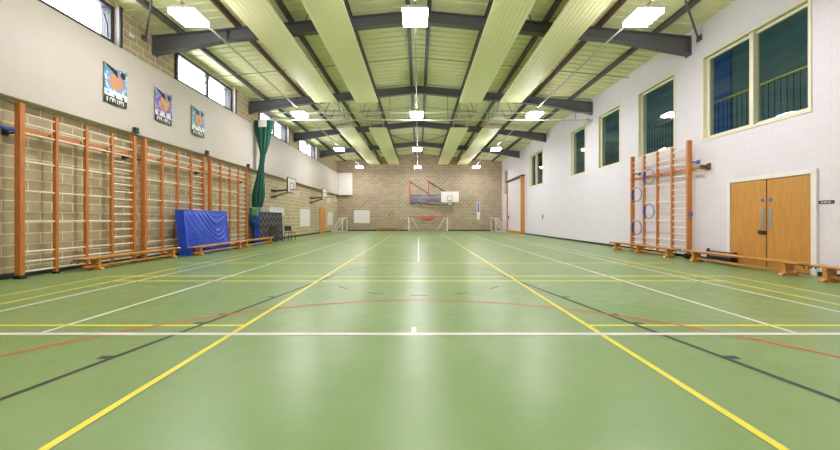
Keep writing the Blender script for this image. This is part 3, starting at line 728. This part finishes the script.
# ------------------------------------------------------------------ goals
def net_mesh(b, A, B_, C, D, nu, nv, r=.006):
    A, B_, C, D = map(Vector, (A, B_, C, D))
    for k in range(nu+1):
        s = k/nu; b.tube([A.lerp(B_, s), D.lerp(C, s)], r, 4)
    for k in range(nv+1):
        s = k/nv; b.tube([A.lerp(D, s), B_.lerp(C, s)], r, 4)
t = thing('goal', (.95, 32.55, 0), 'red topped goal with white posts in the middle of the end wall', 'goal')
W = 1.90; H = 1.42
for s in (-1, 1):
    MB().tube([(s*W, 0, 0), (s*W, 0, H)], .06, 10).build('post', 'white', t)
    MB().tube([(s*(W-.25), .02, H-.04), (s*(W-.95), .5, .12)], .045, 8).build('brace', 'white', t)
    MB().tube([(s*W, 0, .05), (s*W, .75, .05)], .03, 8).build('base_bar', 'white', t)
MB().tube([(-W-.045, 0, H), (W+.045, 0, H)], .05, 10).build('crossbar', 'red', t)
MB().tube([(-W, .75, .06), (W, .75, .06)], .025, 8).build('rear_bar', 'white', t)
rings = []
for k in range(13):
    u = -1+2*k/12; rr = .05+.11*math.cos(u*PI/2)**1.2
    rings.append([(u*.75, -.02+rr*.5*math.cos(a), H-.06-rr+rr*(1+.1*math.sin(3*a+k))*math.sin(a)) for a in [2*PI*i/14 for i in range(14)]])
loft(rings, 'net_bundle', 'red', t)
def side_goal(x, y, s, label):
    t = thing('goal', (x, y, 0), label, 'goal', 'small white goals at the far corners')
    W = 1.0; H = 1.3; Dp = 1.05
    for yy in (-W, W):
        MB().tube([(0, yy, 0), (0, yy, H)], .045, 8).build('post', 'white', t)
        MB().tube([(0, yy, H), (s*.22, yy, H), (s*Dp, yy, .04)], .035, 8).build('side_bar', 'white', t)
        MB().tube([(0, yy, .04), (s*Dp, yy, .04)], .03, 8).build('base_bar', 'white', t)
    MB().tube([(0, -W, H), (0, W, H)], .045, 8).build('crossbar', 'white', t)
    MB().tube([(s*Dp, -W, .04), (s*Dp, W, .04)], .03, 8).build('rear_bar', 'white', t)
    b = MB()
    net_mesh(b, (s*.22, -W, H), (s*.22, W, H), (s*Dp, W, .05), (s*Dp, -W, .05), 12, 8)
    for yy in (-W, W): net_mesh(b, (0, yy, .06), (0, yy, H), (s*.22, yy, H), (s*Dp, yy, .06), 7, 6)
    b.build('net', 'net_white', t)
side_goal(-7.15, 32.0, -1, 'small white goal in the far left corner')
side_goal(7.32, 32.2, 1, 'small white goal in the far right corner beside the tall door')

# ------------------------------------------------------------------ basketball
def ring(b, c, r, rad, n=20):
    b.tube([(c[0]+r*math.cos(2*PI*k/n), c[1]+r*math.sin(2*PI*k/n), c[2]) for k in range(n)], rad, 6, closed=True)
def hoop_net(b, c, r):
    for k in range(12):
        a = 2*PI*k/12; a2 = a+PI/12*2
        b.tube([(c[0]+r*math.cos(a), c[1]+r*math.sin(a), c[2]), (c[0]+r*.72*math.cos(a2), c[1]+r*.72*math.sin(a2), c[2]-.2), (c[0]+r*.62*math.cos(a), c[1]+r*.62*math.sin(a), c[2]-.42)], .009, 4)
        a2 = a-PI/12*2
        b.tube([(c[0]+r*math.cos(a), c[1]+r*math.sin(a), c[2]), (c[0]+r*.72*math.cos(a2), c[1]+r*.72*math.sin(a2), c[2]-.2), (c[0]+r*.62*math.cos(a), c[1]+r*.62*math.sin(a), c[2]-.42)], .009, 4)
t = thing('basketball_frame', (0, Y1, 0), 'fold-away basketball backboard on red and blue wall frame on the end wall', 'basketball hoop')
for x in (-.85, 1.0): MB().box(x-.05, x+.05, -.1, -.002, 2.7, 5.15).build('upright', 'red', t, bevel=.006)
b = MB()
for z in (2.9, 3.22, 3.60): b.tube([(-.85, -.16, z), (2.35, -.55, z)], .035, 8)
for xa, xb in ((-.8, .1), (.1, 1.0), (1.0, 1.9)):
    fy = lambda x: -.16-.39*(x+.85)/3.2
    b.tube([(xa, fy(xa), 2.9), (xb, fy(xb), 3.6)], .025, 6); b.tube([(xa, fy(xa), 3.6), (xb, fy(xb), 2.9)], .025, 6)
b.build('swing_frame', 'blue_pale', t)
MB().tube([(-.85, -.12, 4.95), (1.05, -.35, 3.70)], .035, 8).build('tie_bar', 'black', t)
MB().tube([(1.0, -.12, 5.0), (2.60, -.55, 3.95)], .035, 8).build('tie_bar', 'black', t)
MB().tube([(-.85, -.12, 2.78), (3.0, -.5, 2.58)], .03, 8).build('lower_bar', 'black', t)
bd = MB().box(2.25, 4.0, -.66, -.61, 2.85, 3.92).build('backboard', 'board_white', t, bevel=.008)
b = MB()
for x0, x1, z0, z1 in ((2.84, 2.89, 3.02, 3.48), (3.36, 3.41, 3.02, 3.48), (2.84, 3.41, 3.45, 3.50), (2.84, 3.41, 3.0, 3.05)): b.box(x0, x1, -.666, -.659, z0, z1)
b.build('target_square', 'wood_bench', bd)
b = MB(); ring(b, (3.12, -.92, 3.0), .225, .02); b.box(3.02, 3.22, -.70, -.66, 2.94, 3.06); b.build('rim', 'wood_bench', t)
b = MB(); hoop_net(b, (3.12, -.92, 2.99), .225); b.build('net', 'net_white', t)
def side_hoop(y, label):
    t = thing('practice_hoop', (XL, y, 0), label, 'basketball hoop', 'white practice backboards on the left wall')
    bd = MB().box(1.02, 1.06, -.62, .62, 2.68, 3.50).build('backboard', 'board_white', t, bevel=.006)
    b = MB()
    for y0, y1, z0, z1 in ((-.63, .63, 2.66, 2.70), (-.63, .63, 3.48, 3.52), (-.63, -.58, 2.7, 3.5), (.58, .63, 2.7, 3.5), (-.28, .28, 2.82, 2.86), (-.28, .28, 3.22, 3.26), (-.28, -.24, 2.86, 3.24), (.24, .28, 2.86, 3.24)): b.box(1.015, 1.067, y0, y1, z0, z1)
    b.build('markings', 'black', bd)
    for yy in (-.18, .18):
        MB().tube([(.0, yy, 2.80), (1.02, yy, 2.85)], .028, 8).build('arm', 'black', t)
        MB().tube([(.0, yy, 2.45), (1.02, yy, 2.78)], .022, 8).build('strut', 'black', t)
        pass
    b = MB().box(.0, .03, -.3, .3, 2.74, 2.86); b.box(0, .03, -.3, .3, 2.40, 2.50); b.build('wall_rail', 'black', t)
    b = MB(); ring(b, (1.33, 0, 2.86), .225, .015); b.box(1.06, 1.12, -.06, .06, 2.82, 2.90); b.build('rim', 'red', t)
    b = MB(); hoop_net(b, (1.33, 0, 2.85), .225); b.build('net', 'net_white', t)
side_hoop(18.75, 'white practice backboard with black square on the left wall, the nearer of two')
side_hoop(25.3, 'white practice backboard with black square on the left wall, the farther of two')

# ------------------------------------------------------------------ sky outside, view
w = bpy.data.worlds.new('world'); S.world = w; w.use_nodes = True
bg = w.node_tree.nodes['Background']; bg.inputs[0].default_value = (.86, .92, 1.0, 1); bg.inputs[1].default_value = SKY_S
vs = S.view_settings; vs.view_transform = 'Standard'; vs.look = 'None'; vs.gamma = 1; vs.use_curve_mapping = False; vs.exposure = EXPO
S.display_settings.display_device = 'sRGB'
cy = S.cycles
cy.use_denoising = True
cy.max_bounces = 10; cy.diffuse_bounces = 6; cy.transparent_max_bounces = 12; cy.caustics_reflective = False; cy.caustics_refractive = False
cy.sample_clamp_indirect = 6
